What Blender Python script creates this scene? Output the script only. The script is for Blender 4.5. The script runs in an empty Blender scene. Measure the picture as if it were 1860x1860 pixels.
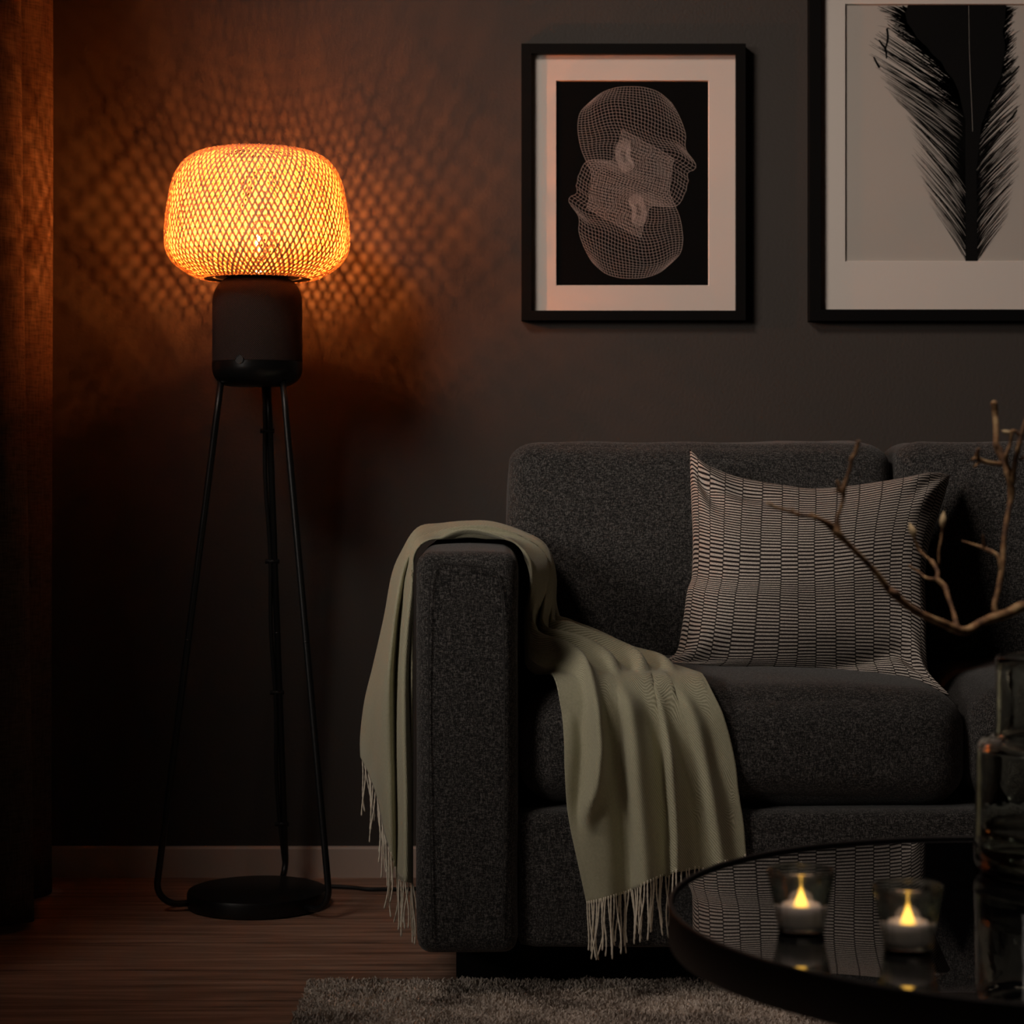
import bpy, bmesh, math, random
from mathutils import Vector, noise
from mathutils.geometry import delaunay_2d_cdt
random.seed(7)
PI = math.pi
scene = bpy.context.scene
COL = scene.collection

# ---------------------------------------------------------------- camera model
F = 3780.0      # focal length in pixels of the 1860 px frame
CX = 930.0
HY = 840.0      # horizon row
EYE = 0.7785    # camera height, camera at (0, 0, EYE) looking along +Y

def P(px, py, d):
    """world point seen at pixel (px, py) at depth d"""
    return Vector(((px - CX) * d / F, d, EYE - (py - HY) * d / F))

# ---------------------------------------------------------------- helpers
def mesh_obj(name, verts, faces, mat=None, parent=None, smooth=False, uvs=None):
    me = bpy.data.meshes.new(name)
    me.from_pydata([tuple(v) for v in verts], [], faces)
    me.update()
    if uvs is not None:
        uvl = me.uv_layers.new(name='UVMap')
        vi = [0] * len(me.loops)
        me.loops.foreach_get('vertex_index', vi)
        flat = []
        for i in vi:
            flat += [uvs[i][0], uvs[i][1]]
        uvl.data.foreach_set('uv', flat)
    if smooth:
        me.polygons.foreach_set('use_smooth', [True] * len(me.polygons))
    if mat:
        me.materials.append(mat)
    o = bpy.data.objects.new(name, me)
    COL.objects.link(o)
    if parent:
        o.parent = parent
        o.matrix_parent_inverse = parent.matrix_world.inverted()
    return o

class MB:
    """collects pieces into one mesh"""
    def __init__(self):
        self.v = []; self.f = []; self.uv = []
    def add(self, verts, faces, uvs=None):
        n = len(self.v)
        self.v += [Vector(v) for v in verts]
        self.f += [tuple(i + n for i in f) for f in faces]
        self.uv += uvs if uvs else [(0, 0)] * len(verts)
        return self
    def box(self, a, b):
        x0, y0, z0 = a; x1, y1, z1 = b
        v = [(x0,y0,z0),(x1,y0,z0),(x1,y1,z0),(x0,y1,z0),(x0,y0,z1),(x1,y0,z1),(x1,y1,z1),(x0,y1,z1)]
        f = [(0,3,2,1),(4,5,6,7),(0,1,5,4),(1,2,6,5),(2,3,7,6),(3,0,4,7)]
        return self.add(v, f)
    def lathe(self, prof, c=(0,0,0), n=64, closed=False, cap=True):
        """prof: list of (r, z); first/last with r=0 collapse to points"""
        v = []; f = []
        m = len(prof)
        for r, z in prof:
            for k in range(n):
                a = 2*PI*k/n
                v.append((c[0] + r*math.cos(a), c[1] + r*math.sin(a), c[2] + z))
        rows = m if closed else m - 1
        for i in range(rows):
            j = (i + 1) % m
            for k in range(n):
                k2 = (k + 1) % n
                f.append((i*n+k, i*n+k2, j*n+k2, j*n+k))
        if cap and not closed:
            f.append(tuple(range(n))[::-1])
            f.append(tuple(range((m-1)*n, m*n)))
        return self.add(v, f)
    def tube(self, pts, rad, n=10, caps=True):
        pts = [Vector(p) for p in pts]
        if not isinstance(rad, (list, tuple)): rad = [rad]*len(pts)
        v = []; f = []
        t0 = (pts[1]-pts[0]).normalized()
        ref = Vector((0,0,1)) if abs(t0.z) < .9 else Vector((1,0,0))
        nrm = t0.cross(ref).normalized()
        for i, p in enumerate(pts):
            a = pts[max(i-1,0)]; b = pts[min(i+1,len(pts)-1)]
            t = (b-a).normalized()
            nrm = (nrm - t*nrm.dot(t)).normalized()
            bn = t.cross(nrm)
            for k in range(n):
                an = 2*PI*k/n
                v.append(p + (nrm*math.cos(an) + bn*math.sin(an))*rad[i])
        m = len(pts)
        for i in range(m-1):
            for k in range(n):
                k2 = (k+1) % n
                f.append((i*n+k, i*n+k2, (i+1)*n+k2, (i+1)*n+k))
        if caps:
            f.append(tuple(range(n))[::-1]); f.append(tuple(range((m-1)*n, m*n)))
        return self.add(v, f)
    def build(self, name, mat=None, parent=None, smooth=True, angle=None):
        o = mesh_obj(name, self.v, self.f, mat, parent, smooth, self.uv)
        if smooth and angle:
            bm = bmesh.new(); bm.from_mesh(o.data)
            for e in bm.edges:
                if len(e.link_faces) == 2 and e.calc_face_angle(0) > angle: e.smooth = False
            bm.to_mesh(o.data); bm.free()
        return o

def catmull(pts, n):
    """resample list of tuples (any dimension) with Catmull-Rom, n samples per span"""
    out = []
    m = len(pts)
    for i in range(m-1):
        p0 = pts[max(i-1,0)]; p1 = pts[i]; p2 = pts[i+1]; p3 = pts[min(i+2,m-1)]
        for k in range(n):
            t = k/n
            out.append(tuple(0.5*((2*b)+(-a+c)*t+(2*a-5*b+4*c-d)*t*t+(-a+3*b-3*c+d)*t**3)
                             for a,b,c,d in zip(p0,p1,p2,p3)))
    out.append(tuple(pts[-1]))
    return out

def interp(xs, ys, x):
    if x <= xs[0]: return ys[0]
    if x >= xs[-1]: return ys[-1]
    for i in range(len(xs)-1):
        if x <= xs[i+1]:
            t = (x-xs[i])/(xs[i+1]-xs[i])
            return ys[i]*(1-t)+ys[i+1]*t

def smooth01(t):
    t = max(0.0, min(1.0, t)); return t*t*(3-2*t)

def thing(name, label, cat, loc=(0,0,0), group=None):
    o = bpy.data.objects.new(name, None); COL.objects.link(o)
    o.location = loc; o.empty_display_size = .05
    bpy.context.view_layer.update()
    o['label'] = label; o['category'] = cat
    if group: o['group'] = group
    return o
def tag(o, label, cat, group=None):
    o['label'] = label; o['category'] = cat
    if group: o['group'] = group
    return o
def struct(o):
    o['kind'] = 'structure'; return o

def soft_box(a, b, r, bulge=(0,0,0), n=26, wob=0.0, wscale=4.0, seed=0.0):
    """rounded, slightly stuffed box as verts/faces"""
    a = Vector(a); b = Vector(b); c = (a+b)/2; h = (b-a)/2
    verts = {}; vl = []; faces = []
    def vid(g):
        if g in verts: return verts[g]
        p = Vector([2*g[i]/n - 1 for i in range(3)])
        # concentrate samples at the edges
        q = Vector([math.sin(p[i]*PI/2)*.55 + p[i]*.45 for i in range(3)])
        w = Vector((q[0]*h[0], q[1]*h[1], q[2]*h[2]))
        inner = Vector([max(-(h[i]-r), min(h[i]-r, w[i])) for i in range(3)])
        d = w - inner
        if d.length > 1e-9: w = inner + d.normalized()*r
        for i in range(3):
            j, k = (i+1) % 3, (i+2) % 3
            s = (1-q[j]**2)*(1-q[k]**2)
            w[i] += bulge[i]*s*q[i]
        if wob:
            nn = noise.noise_vector((w + c)*wscale + Vector((seed, 0, 0)))
            w += nn*wob + noise.noise_vector((w+c)*wscale*2.7 + Vector((seed, 5, 0)))*wob*.35
        vl.append(w + c); verts[g] = len(vl)-1
        return verts[g]
    for ax in range(3):
        for side in (0, n):
            for i in range(n):
                for j in range(n):
                    g = []
                    for (u, v) in ((i,j),(i+1,j),(i+1,j+1),(i,j+1)):
                        t = [0,0,0]; t[ax] = side; t[(ax+1)%3] = u; t[(ax+2)%3] = v
                        g.append(vid(tuple(t)))
                    faces.append(tuple(g) if side == n else tuple(g[::-1]))
    return vl, faces

def rbox_push(p, a, b, r, off):
    """push point p out of a rounded box if closer than off"""
    a = Vector(a); b = Vector(b); c = (a+b)/2; h = (b-a)/2
    q = p - c
    inner = Vector([max(-(h[i]-r), min(h[i]-r, q[i])) for i in range(3)])
    d = q - inner
    L = d.length
    if L > 1e-7:
        if L < r + off: return c + inner + d/L*(r+off)
        return p
    # deep inside: push through nearest of front (-y) / top (+z) / left(-x)
    dist = [(q[1] + h[1], Vector((0,-1,0))), (h[2] - q[2], Vector((0,0,1))), (q[0]+h[0], Vector((-1,0,0)))]
    dd, dr = min(dist, key=lambda t: t[0])
    return p + dr*(dd+off)

# ---------------------------------------------------------------- materials
def new_mat(name):
    m = bpy.data.materials.new(name); m.use_nodes = True
    nt = m.node_tree
    bsdf = nt.nodes['Principled BSDF']
    return m, nt, bsdf
def N(nt, typ, **kw):
    n = nt.nodes.new(typ)
    for k, v in kw.items():
        if k in n.inputs: n.inputs[k].default_value = v
        else: setattr(n, k, v)
    return n
def L(nt, a, b): nt.links.new(a, b)
def simple(name, col, rough=.6, metal=0.0, spec=.5):
    m, nt, b = new_mat(name)
    b.inputs['Base Color'].default_value = (*col, 1); b.inputs['Roughness'].default_value = rough
    b.inputs['Metallic'].default_value = metal; b.inputs['Specular IOR Level'].default_value = spec
    return m
def ramp(nt, stops):
    r = nt.nodes.new('ShaderNodeValToRGB')
    e = r.color_ramp.elements
    e[0].position, e[0].color = stops[0][0], (*stops[0][1], 1)
    e[1].position, e[1].color = stops[-1][0], (*stops[-1][1], 1)
    for p, c in stops[1:-1]:
        x = e.new(p); x.color = (*c, 1)
    return r
def mathn(nt, op, a=None, b=None, c=None):
    n = nt.nodes.new('ShaderNodeMath'); n.operation = op
    for i, x in enumerate((a, b, c)):
        if x is None: continue
        if isinstance(x, (int, float)): n.inputs[i].default_value = x
        else: L(nt, x, n.inputs[i])
    return n.outputs[0]
def noise_scaled(nt, scale, detail=2.0, sc=(1,1,1), coord='Object'):
    tc = nt.nodes.new('ShaderNodeTexCoord'); mp = nt.nodes.new('ShaderNodeMapping')
    mp.inputs['Scale'].default_value = sc
    L(nt, tc.outputs[coord], mp.inputs[0])
    n = N(nt, 'ShaderNodeTexNoise', Scale=scale, Detail=detail)
    L(nt, mp.outputs[0], n.inputs['Vector'])
    return n
def bump(nt, height, b, strength=.3, dist=.001):
    n = N(nt, 'ShaderNodeBump', Strength=strength, Distance=dist)
    L(nt, height, n.inputs['Height']); L(nt, n.outputs[0], b.inputs['Normal']); return n

def mat_wall():
    m, nt, b = new_mat('wall_paint')
    n1 = noise_scaled(nt, 160, 3)
    n2 = noise_scaled(nt, 1.2, 2)
    r = ramp(nt, [(.3, (.056,.049,.044)), (.7, (.064,.056,.051))])
    L(nt, n2.outputs[0], r.inputs[0]); L(nt, r.outputs[0], b.inputs['Base Color'])
    b.inputs['Roughness'].default_value = .62
    b.inputs['Specular IOR Level'].default_value = .3
    bump(nt, n1.outputs[0], b, .55, .0012)
    return m
def mat_floor():
    m, nt, b = new_mat('oak_floor')
    tc = nt.nodes.new('ShaderNodeTexCoord')
    mp = nt.nodes.new('ShaderNodeMapping')
    mp.inputs['Location'].default_value = (0.37, 3.371 % .18 - .18, 0)
    mp.inputs['Location'].default_value = (2.6, -(3.371 % .18), 0)
    L(nt, tc.outputs['Object'], mp.inputs[0])
    br = nt.nodes.new('ShaderNodeTexBrick')
    br.offset = .37; br.inputs['Scale'].default_value = 1.0
    br.inputs['Brick Width'].default_value = 7.0; br.inputs['Row Height'].default_value = .18
    br.inputs['Mortar Size'].default_value = .0012; br.inputs['Mortar Smooth'].default_value = .2
    br.inputs['Color1'].default_value = (.35,.35,.35,1); br.inputs['Color2'].default_value = (.75,.75,.75,1)
    br.inputs['Mortar'].default_value = (0,0,0,1)
    L(nt, mp.outputs[0], br.inputs['Vector'])
    g1 = noise_scaled(nt, 3.0, 6, (1.2, 22, 1)); g1.inputs['Distortion'].default_value = .8
    g2 = noise_scaled(nt, 30.0, 3, (1.0, 40, 1))
    add = mathn(nt, 'MULTIPLY_ADD', g2.outputs[0], .35, g1.outputs[0])
    add2 = mathn(nt, 'MULTIPLY_ADD', br.outputs[0], .5, add)
    r = ramp(nt, [(.55, (.17,.095,.066)), (.85, (.44,.275,.20)), (1.2, (.62,.43,.33))])
    sc = mathn(nt, 'MULTIPLY', add2, .85)
    L(nt, sc, r.inputs[0])
    mix = nt.nodes.new('ShaderNodeMix'); mix.data_type = 'RGBA'; mix.blend_type = 'MULTIPLY'
    mix.inputs[0].default_value = .8
    L(nt, r.outputs[0], mix.inputs[6])
    mr = ramp(nt, [(0, (1,1,1)), (1, (.15,.12,.1))]); L(nt, br.outputs['Fac'], mr.inputs[0])
    L(nt, mr.outputs[0], mix.inputs[7]); L(nt, mix.outputs[2], b.inputs['Base Color'])
    b.inputs['Roughness'].default_value = .5
    b.inputs['Specular IOR Level'].default_value = .3
    bump(nt, add, b, .15, .001)
    return m
def mat_tweed():
    m, nt, b = new_mat('charcoal_tweed')
    a = noise_scaled(nt, 560, 1, (1.0, 1.0, .30)); c = noise_scaled(nt, 560, 1, (.30, 1.0, 1.0))
    d = noise_scaled(nt, 900, 0)
    s = mathn(nt, 'ADD', a.outputs[0], c.outputs[0])
    s2 = mathn(nt, 'ADD', s, d.outputs[0])
    s3 = mathn(nt, 'MULTIPLY', s2, .333)
    r = ramp(nt, [(.40, (.010,.010,.010)), (.50, (.033,.032,.031)), (.62, (.135,.129,.124))])
    L(nt, s3, r.inputs[0]); L(nt, r.outputs[0], b.inputs['Base Color'])
    b.inputs['Roughness'].default_value = .9
    b.inputs['Specular IOR Level'].default_value = .15
    b.inputs['Sheen Weight'].default_value = .18; b.inputs['Sheen Roughness'].default_value = .5
    bump(nt, s3, b, .7, .0018)
    return m
def mat_blanket():
    m, nt, b = new_mat('sage_wool_twill')
    tc = nt.nodes.new('ShaderNodeTexCoord'); mp = nt.nodes.new('ShaderNodeMapping')
    mp.inputs['Rotation'].default_value = (0,0,.75)
    L(nt, tc.outputs['UV'], mp.inputs[0])
    w = N(nt, 'ShaderNodeTexWave', Scale=62.0, Distortion=.5, Detail=1.0); L(nt, mp.outputs[0], w.inputs[0])
    n = noise_scaled(nt, 300, 2)
    s = mathn(nt, 'MULTIPLY_ADD', n.outputs[0], .9, w.outputs['Fac'])
    r = ramp(nt, [(.35, (.36,.355,.245)), (.8, (.58,.565,.41))])
    L(nt, mathn(nt, 'MULTIPLY', s, .6), r.inputs[0]); L(nt, r.outputs[0], b.inputs['Base Color'])
    b.inputs['Roughness'].default_value = .95; b.inputs['Specular IOR Level'].default_value = .1
    b.inputs['Sheen Weight'].default_value = .25; b.inputs['Sheen Roughness'].default_value = .4
    bump(nt, s, b, .5, .0010)
    return m
def mat_pillow():
    m, nt, b = new_mat('woven_stripe')
    tc = nt.nodes.new('ShaderNodeTexCoord'); sp = nt.nodes.new('ShaderNodeSeparateXYZ')
    L(nt, tc.outputs['UV'], sp.inputs[0])
    cu = mathn(nt, 'MULTIPLY', sp.outputs[0], 16.0)
    fl = mathn(nt, 'FLOOR', cu)
    par = mathn(nt, 'MULTIPLY', fl, .5)
    v = mathn(nt, 'MULTIPLY_ADD', sp.outputs[1], 70.0, par)
    fr = mathn(nt, 'FRACT', v)
    # distance from the middle of a band 0..1
    band = mathn(nt, 'ABSOLUTE', mathn(nt, 'SUBTRACT', fr, .5))      # 0 centre dark, .5 centre light
    fu = mathn(nt, 'FRACT', cu)
    edge = mathn(nt, 'ABSOLUTE', mathn(nt, 'SUBTRACT', fu, .5))       # .5 at column border
    edgef = mathn(nt, 'GREATER_THAN', edge, .465)
    r = ramp(nt, [(.20, (.022,.017,.018)), (.27, (.62,.56,.50))])
    L(nt, band, r.inputs[0])
    nz = noise_scaled(nt, 900, 1)
    mixn = nt.nodes.new('ShaderNodeMix'); mixn.data_type = 'RGBA'; mixn.blend_type = 'MULTIPLY'; mixn.inputs[0].default_value = .55
    nr = ramp(nt, [(.35, (.35,.35,.35)), (.6, (1.25,1.25,1.25))]); L(nt, nz.outputs[0], nr.inputs[0])
    L(nt, r.outputs[0], mixn.inputs[6]); L(nt, nr.outputs[0], mixn.inputs[7])
    mix = nt.nodes.new('ShaderNodeMix'); mix.data_type = 'RGBA'
    L(nt, mathn(nt, 'MULTIPLY', edgef, .75), mix.inputs[0]); L(nt, mixn.outputs[2], mix.inputs[6]); mix.inputs[7].default_value = (.03,.026,.026,1)
    L(nt, mix.outputs[2], b.inputs['Base Color'])
    b.inputs['Roughness'].default_value = .85; b.inputs['Specular IOR Level'].default_value = .2
    bump(nt, band, b, .5, .0012)
    return m
def mat_curtain():
    m = bpy.data.materials.new('linen_curtain'); m.use_nodes = True; nt = m.node_tree
    nt.nodes.remove(nt.nodes['Principled BSDF']); out = nt.nodes['Material Output']
    a = noise_scaled(nt, 330, 2, (1,1,.12)); c = noise_scaled(nt, 330, 2, (.12,.12,1))
    s = mathn(nt, 'MULTIPLY', mathn(nt, 'ADD', a.outputs[0], c.outputs[0]), .5)
    r = ramp(nt, [(.35, (.072,.054,.045)), (.65, (.15,.115,.095))]); L(nt, s, r.inputs[0])
    d = nt.nodes.new('ShaderNodeBsdfDiffuse'); t = nt.nodes.new('ShaderNodeBsdfTranslucent')
    L(nt, r.outputs[0], d.inputs[0]); L(nt, r.outputs[0], t.inputs[0])
    mx = nt.nodes.new('ShaderNodeMixShader'); mx.inputs[0].default_value = .18
    L(nt, d.outputs[0], mx.inputs[1]); L(nt, t.outputs[0], mx.inputs[2]); L(nt, mx.outputs[0], out.inputs[0])
    return m
def mat_bamboo(name, c1, c2, tr):
    m = bpy.data.materials.new(name); m.use_nodes = True; nt = m.node_tree
    nt.nodes.remove(nt.nodes['Principled BSDF']); out = nt.nodes['Material Output']
    n = noise_scaled(nt, 60, 2, (1,1,1))
    r = ramp(nt, [(.35, c1), (.65, c2)]); L(nt, n.outputs[0], r.inputs[0])
    d = nt.nodes.new('ShaderNodeBsdfDiffuse'); t = nt.nodes.new('ShaderNodeBsdfTranslucent')
    L(nt, r.outputs[0], d.inputs[0]); L(nt, r.outputs[0], t.inputs[0])
    mx = nt.nodes.new('ShaderNodeMixShader'); mx.inputs[0].default_value = tr
    L(nt, d.outputs[0], mx.inputs[1]); L(nt, t.outputs[0], mx.inputs[2]); L(nt, mx.outputs[0], out.inputs[0])
    return m
def mat_emit(name, col, st):
    m = bpy.data.materials.new(name); m.use_nodes = True; nt = m.node_tree
    nt.nodes.remove(nt.nodes['Principled BSDF'])
    e = nt.nodes.new('ShaderNodeEmission'); e.inputs[0].default_value = (*col,1); e.inputs[1].default_value = st
    L(nt, e.outputs[0], nt.nodes['Material Output'].inputs[0]); return m
def mat_glass(name, col=(1,1,1), rough=.0, ior=1.48, bmp=None):
    m, nt, b = new_mat(name)
    b.inputs['Base Color'].default_value = (*col,1); b.inputs['Transmission Weight'].default_value = 1
    b.inputs['Roughness'].default_value = rough; b.inputs['IOR'].default_value = ior
    if bmp:
        n = noise_scaled(nt, bmp[0], 2); bump(nt, n.outputs[0], b, bmp[1], bmp[2])
    return m
def mat_thin_glass(name):
    m = bpy.data.materials.new(name); m.use_nodes = True; nt = m.node_tree
    nt.nodes.remove(nt.nodes['Principled BSDF']); out = nt.nodes['Material Output']
    t = nt.nodes.new('ShaderNodeBsdfTransparent'); t.inputs[0].default_value = (.90,.93,.91,1)
    g = nt.nodes.new('ShaderNodeBsdfGlass'); g.inputs[0].default_value = (.97,1,.98,1); g.inputs['Roughness'].default_value = .0; g.inputs['IOR'].default_value = 1.45
    mx = nt.nodes.new('ShaderNodeMixShader'); mx.inputs[0].default_value = .60
    L(nt, t.outputs[0], mx.inputs[1]); L(nt, g.outputs[0], mx.inputs[2]); L(nt, mx.outputs[0], out.inputs[0])
    return m
def mat_grille():
    m, nt, b = new_mat('speaker_grille_fabric')
    tc = nt.nodes.new('ShaderNodeTexCoord'); mp = nt.nodes.new('ShaderNodeMapping')
    mp.inputs['Scale'].default_value = (150, 62, 1)
    L(nt, tc.outputs['UV'], mp.inputs[0])
    sp = nt.nodes.new('ShaderNodeSeparateXYZ'); L(nt, mp.outputs[0], sp.inputs[0])
    a = mathn(nt, 'SINE', mathn(nt, 'MULTIPLY', mathn(nt, 'ADD', sp.outputs[0], sp.outputs[1]), PI))
    c = mathn(nt, 'SINE', mathn(nt, 'MULTIPLY', mathn(nt, 'SUBTRACT', sp.outputs[0], sp.outputs[1]), PI))
    p = mathn(nt, 'ABSOLUTE', mathn(nt, 'MULTIPLY', a, c))
    r = ramp(nt, [(.2, (.007,.005,.005)), (.75, (.085,.058,.052))]); L(nt, p, r.inputs[0])
    L(nt, r.outputs[0], b.inputs['Base Color']); b.inputs['Roughness'].default_value = .9
    b.inputs['Specular IOR Level'].default_value = .2
    bump(nt, p, b, .5, .001)
    return m
def mat_bark():
    m, nt, b = new_mat('magnolia_bark')
    n = noise_scaled(nt, 70, 4)
    r = ramp(nt, [(.35, (.09,.046,.024)), (.52, (.26,.145,.062)), (.68, (.47,.33,.16))]); L(nt, n.outputs[0], r.inputs[0])
    L(nt, r.outputs[0], b.inputs['Base Color']); b.inputs['Roughness'].default_value = .8
    bump(nt, n.outputs[0], b, .6, .002); return m
def mat_rug():
    m, nt, b = new_mat('rug_pile')
    n = noise_scaled(nt, 9, 4); n2 = noise_scaled(nt, 260, 1)
    s = mathn(nt, 'MULTIPLY_ADD', n2.outputs[0], .5, mathn(nt, 'MULTIPLY', n.outputs[0], .7))
    r = ramp(nt, [(.45, (.27,.228,.195)), (.58, (.56,.485,.42)), (.72, (.84,.75,.66))]); L(nt, s, r.inputs[0])
    L(nt, r.outputs[0], b.inputs['Base Color']); b.inputs['Roughness'].default_value = .9
    b.inputs['Specular IOR Level'].default_value = .1
    return m

M = dict(
    wall=mat_wall(), floor=mat_floor(), tweed=mat_tweed(), blanket=mat_blanket(), pillow=mat_pillow(), curtain=mat_curtain(),
    bam_out=mat_bamboo('bamboo_outer', (.46,.35,.24), (.60,.46,.33), .10),
    bam_in=mat_bamboo('bamboo_inner', (.72,.56,.33), (.84,.68,.42), .42),
    bulb=mat_emit('warm_bulb', (1.0,.240,.045), 11500.0),
    flame=mat_emit('amber_flame', (1.0,.50,.08), 3.0),
    thin=mat_thin_glass('thin_clear_glass'),
    glass=mat_glass('clear_glass', (.97,1,.97), 0.0, 1.47),
    vase=mat_glass('recycled_glass', (.95,.97,.90), .0, 1.46, (38, .10, .003)),
    water=mat_glass('water', (.93,.95,.84), 0.0, 1.33),
    grille=mat_grille(), bark=mat_bark(), rug=mat_rug(),
    black=simple('matt_black_metal', (.006,.0065,.007), .38, 0, .5),
    satin=simple('black_plastic', (.008,.008,.008), .30, 0, .5),
    button=simple('dark_button', (.010,.011,.010), .5),
    frame=simple('black_frame', (.0035,.0035,.0035), .6, 0, .12),
    mat=simple('mat_board', (.72,.66,.61), .9, 0, .1),
    bevel=simple('mat_bevel', (.86,.80,.74), .8, 0, .1),
    inkblack=simple('print_black', (.0025,.0025,.0025), .7, 0, .08),
    ink=simple('print_line', (.52,.45,.42), .8, 0, .1),
    feather_paper=simple('print_grey_paper', (.50,.46,.42), .85, 0, .1),
    feather_ink=simple('print_feather_black', (.006,.006,.006), .7, 0, .1),
    backing=simple('frame_backing', (.10,.08,.06), .9),
    base=simple('baseboard_paint', (.62,.50,.43), .55, 0, .4),
    ceil=simple('ceiling_paint', (.10,.09,.085), .9, 0, .1),
    seam=simple('seam_thread', (.045,.044,.043), .9, 0, .1),
    yarn=simple('fringe_yarn', (.80,.74,.61), .95, 0, .1),
    wax=simple('candle_plastic', (.86,.74,.71), .5, 0, .4),
    sofa_leg=simple('black_wood', (.004,.004,.004), .6, 0, .2),
    tray=simple('black_powder_coat', (.004,.0032,.0032), .5, 0, .3),
    tabletop=simple('black_glass', (.0015,.0015,.0018), .012, 0, 1.0),
    bud=simple('bud_fuzz', (.58,.46,.27), .9, 0, .1),
    cord=simple('black_cord', (.006,.006,.006), .6),
    winframe=simple('window_paint', (.6,.6,.58), .5),
)
M['tabletop'].node_tree.nodes['Principled BSDF'].inputs['IOR'].default_value = 1.62
M['tabletop'].node_tree.nodes['Principled BSDF'].inputs['Specular IOR Level'].default_value = .5

# ================================================================ room
YW = 3.913; XL = -2.7; XR = 3.0; YB = -2.2; ZC = 3.1
struct(MB().box((XL-.1,YB-.1,-.05),(XR+.1,YW+.1,0)).build('floor', M['floor'], smooth=False))
struct(MB().box((XL-.1,YW,0),(XR+.1,YW+.1,ZC)).build('wall_back', M['wall'], smooth=False))
struct(MB().box((XR,YB,0),(XR+.1,YW,ZC)).build('wall_right', M['wall'], smooth=False))
struct(MB().box((XL-.1,YB-.1,0),(XR+.1,YB,ZC)).build('wall_front', M['wall'], smooth=False))
struct(MB().box((XL-.1,YB-.1,ZC),(XR+.1,YW+.1,ZC+.1)).build('ceiling', M['ceil'], smooth=False))
WY0, WY1, WZ0, WZ1 = -.2, 1.9, 1.15, 2.35
wl = MB()
wl.box((XL-.1,YB,0),(XL,YW,WZ0)).box((XL-.1,YB,WZ1),(XL,YW,ZC)).box((XL-.1,YB,WZ0),(XL,WY0,WZ1)).box((XL-.1,WY1,WZ0),(XL,YW,WZ1))
struct(wl.build('wall_left', M['wall'], smooth=False))
wf = MB()
for a, b in (((WY0,WZ0),(WY1,WZ0+.05)), ((WY0,WZ1-.05),(WY1,WZ1)), ((WY0,WZ0),(WY0+.05,WZ1)), ((WY1-.05,WZ0),(WY1,WZ1))):
    wf.box((XL-.08,a[0],a[1]),(XL-.02,b[0],b[1]))
struct(wf.build('window_1', M['winframe'], smooth=False))
# skirting board with a small top bevel
bb = MB()
bh = .0575
prof = [(0,0),(-.012,0),(-.012,bh-.004),(-.009,bh),(0,bh)]
x0, x1 = XL, XR
v = [(x0,YW+p[0],p[1]) for p in prof] + [(x1,YW+p[0],p[1]) for p in prof]
n = len(prof)
f = [(i,(i+1)%n,(i+1)%n+n,i+n)[::-1] for i in range(n)] + [tuple(range(n)), tuple(range(n,2*n))[::-1]]
bb.add(v, f)
struct(bb.build('baseboard_back', M['base'], smooth=False))

# ================================================================ floor lamp
LX, LY = (467.5-CX)*3.655/F, 3.655
lamp = thing('floor_lamp', 'tripod floor lamp with glowing woven bamboo shade on a dark speaker, by the curtain', 'floor lamp', (LX, LY, 0))
zb = lambda py, d=3.655: EYE - (py-HY)*d/F
# base disc
MB().lathe([(.0,.0005),(.117,.0005),(.1215,.003),(.1225,.007),(.1225,.024),(.121,.0285),(.117,.030),(.0,.030)], (LX,LY,0), 96, cap=False).build('base_disc', M['black'], lamp, angle=.6)
# legs
angs = [math.radians(a) for a in (200, 320, 80)]
for i, a in enumerate(angs):
    ca, sa = math.cos(a), math.sin(a)
    Rt, Rb = .064, .176
    pts = []
    ztop = .925
    for k in range(13):
        t = k/12
        z = ztop + (.052-ztop)*t
        bow = 0.0
        r = Rt + (Rb-Rt)*t + bow
        pts.append((LX+r*ca, LY+r*sa, z))
    # bend to the horizontal foot
    zc_ = .050; br_ = .038
    for k in range(1, 9):
        an = (PI/2)*k/8
        r = Rb - br_ + br_*math.cos(an); z = zc_ - (br_-.0015)*math.sin(an)
        pts.append((LX+r*ca, LY+r*sa, z))
    pts.append((LX+.112*ca, LY+.112*sa, zc_-br_+.0015))
    lg = MB().tube(pts, .0058, 14).build('leg', M['black'], lamp)
    if i != 0 or True:
        zj = .47
        t = (zj-ztop)/(.052-ztop); r = Rt+(Rb-Rt)*t
        c = Vector((LX+r*ca, LY+r*sa, zj)); d = Vector(((Rb-Rt)*ca, (Rb-Rt)*sa, .052-ztop)).normalized()
        MB().tube([c-d*.0012, c+d*.0012], .0061, 14).build('leg_joint', M['satin'], lg)
# cable running down behind the rear leg, with clips
ca, sa = math.cos(angs[2]), math.sin(angs[2])
def rear(z, off=.013):
    t = (z-.925)/(.052-.925); r = .064+(.176-.064)*t
    return Vector((LX+r*ca+off, LY+r*sa-.002, z))
cp = [rear(z, -.009 + .002*math.sin(z*23)) for z in [.92-.04*k for k in range(21)]]
cp += [rear(.09, -.006), rear(.06, -.004), rear(.04,-.002)]
cab = MB().tube(cp, .0038, 8)
cab.build('cable', M['cord'], lamp)
for z in (.835, .60, .36, .115):
    c = rear(z, -.004)
    MB().tube([c-Vector((.0125,0,0)), c+Vector((.0125,0,0))], .0042, 10).build('cable_clip', M['cord'], lamp)
# cord along floor going behind sofa
pc = [P(560,1606,3.80), P(596,1605.5,3.80), P(640,1606,3.79), P(668,1609,3.775), P(700,1609,3.775), P(760,1607,3.78), P(830,1604,3.80)]
pc = [Vector((p.x,p.y,.0045)) for p in pc]
MB().tube(catmull([tuple(p) for p in pc], 8), .0036, 8).build('power_cord', M['cord'], lamp)
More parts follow.
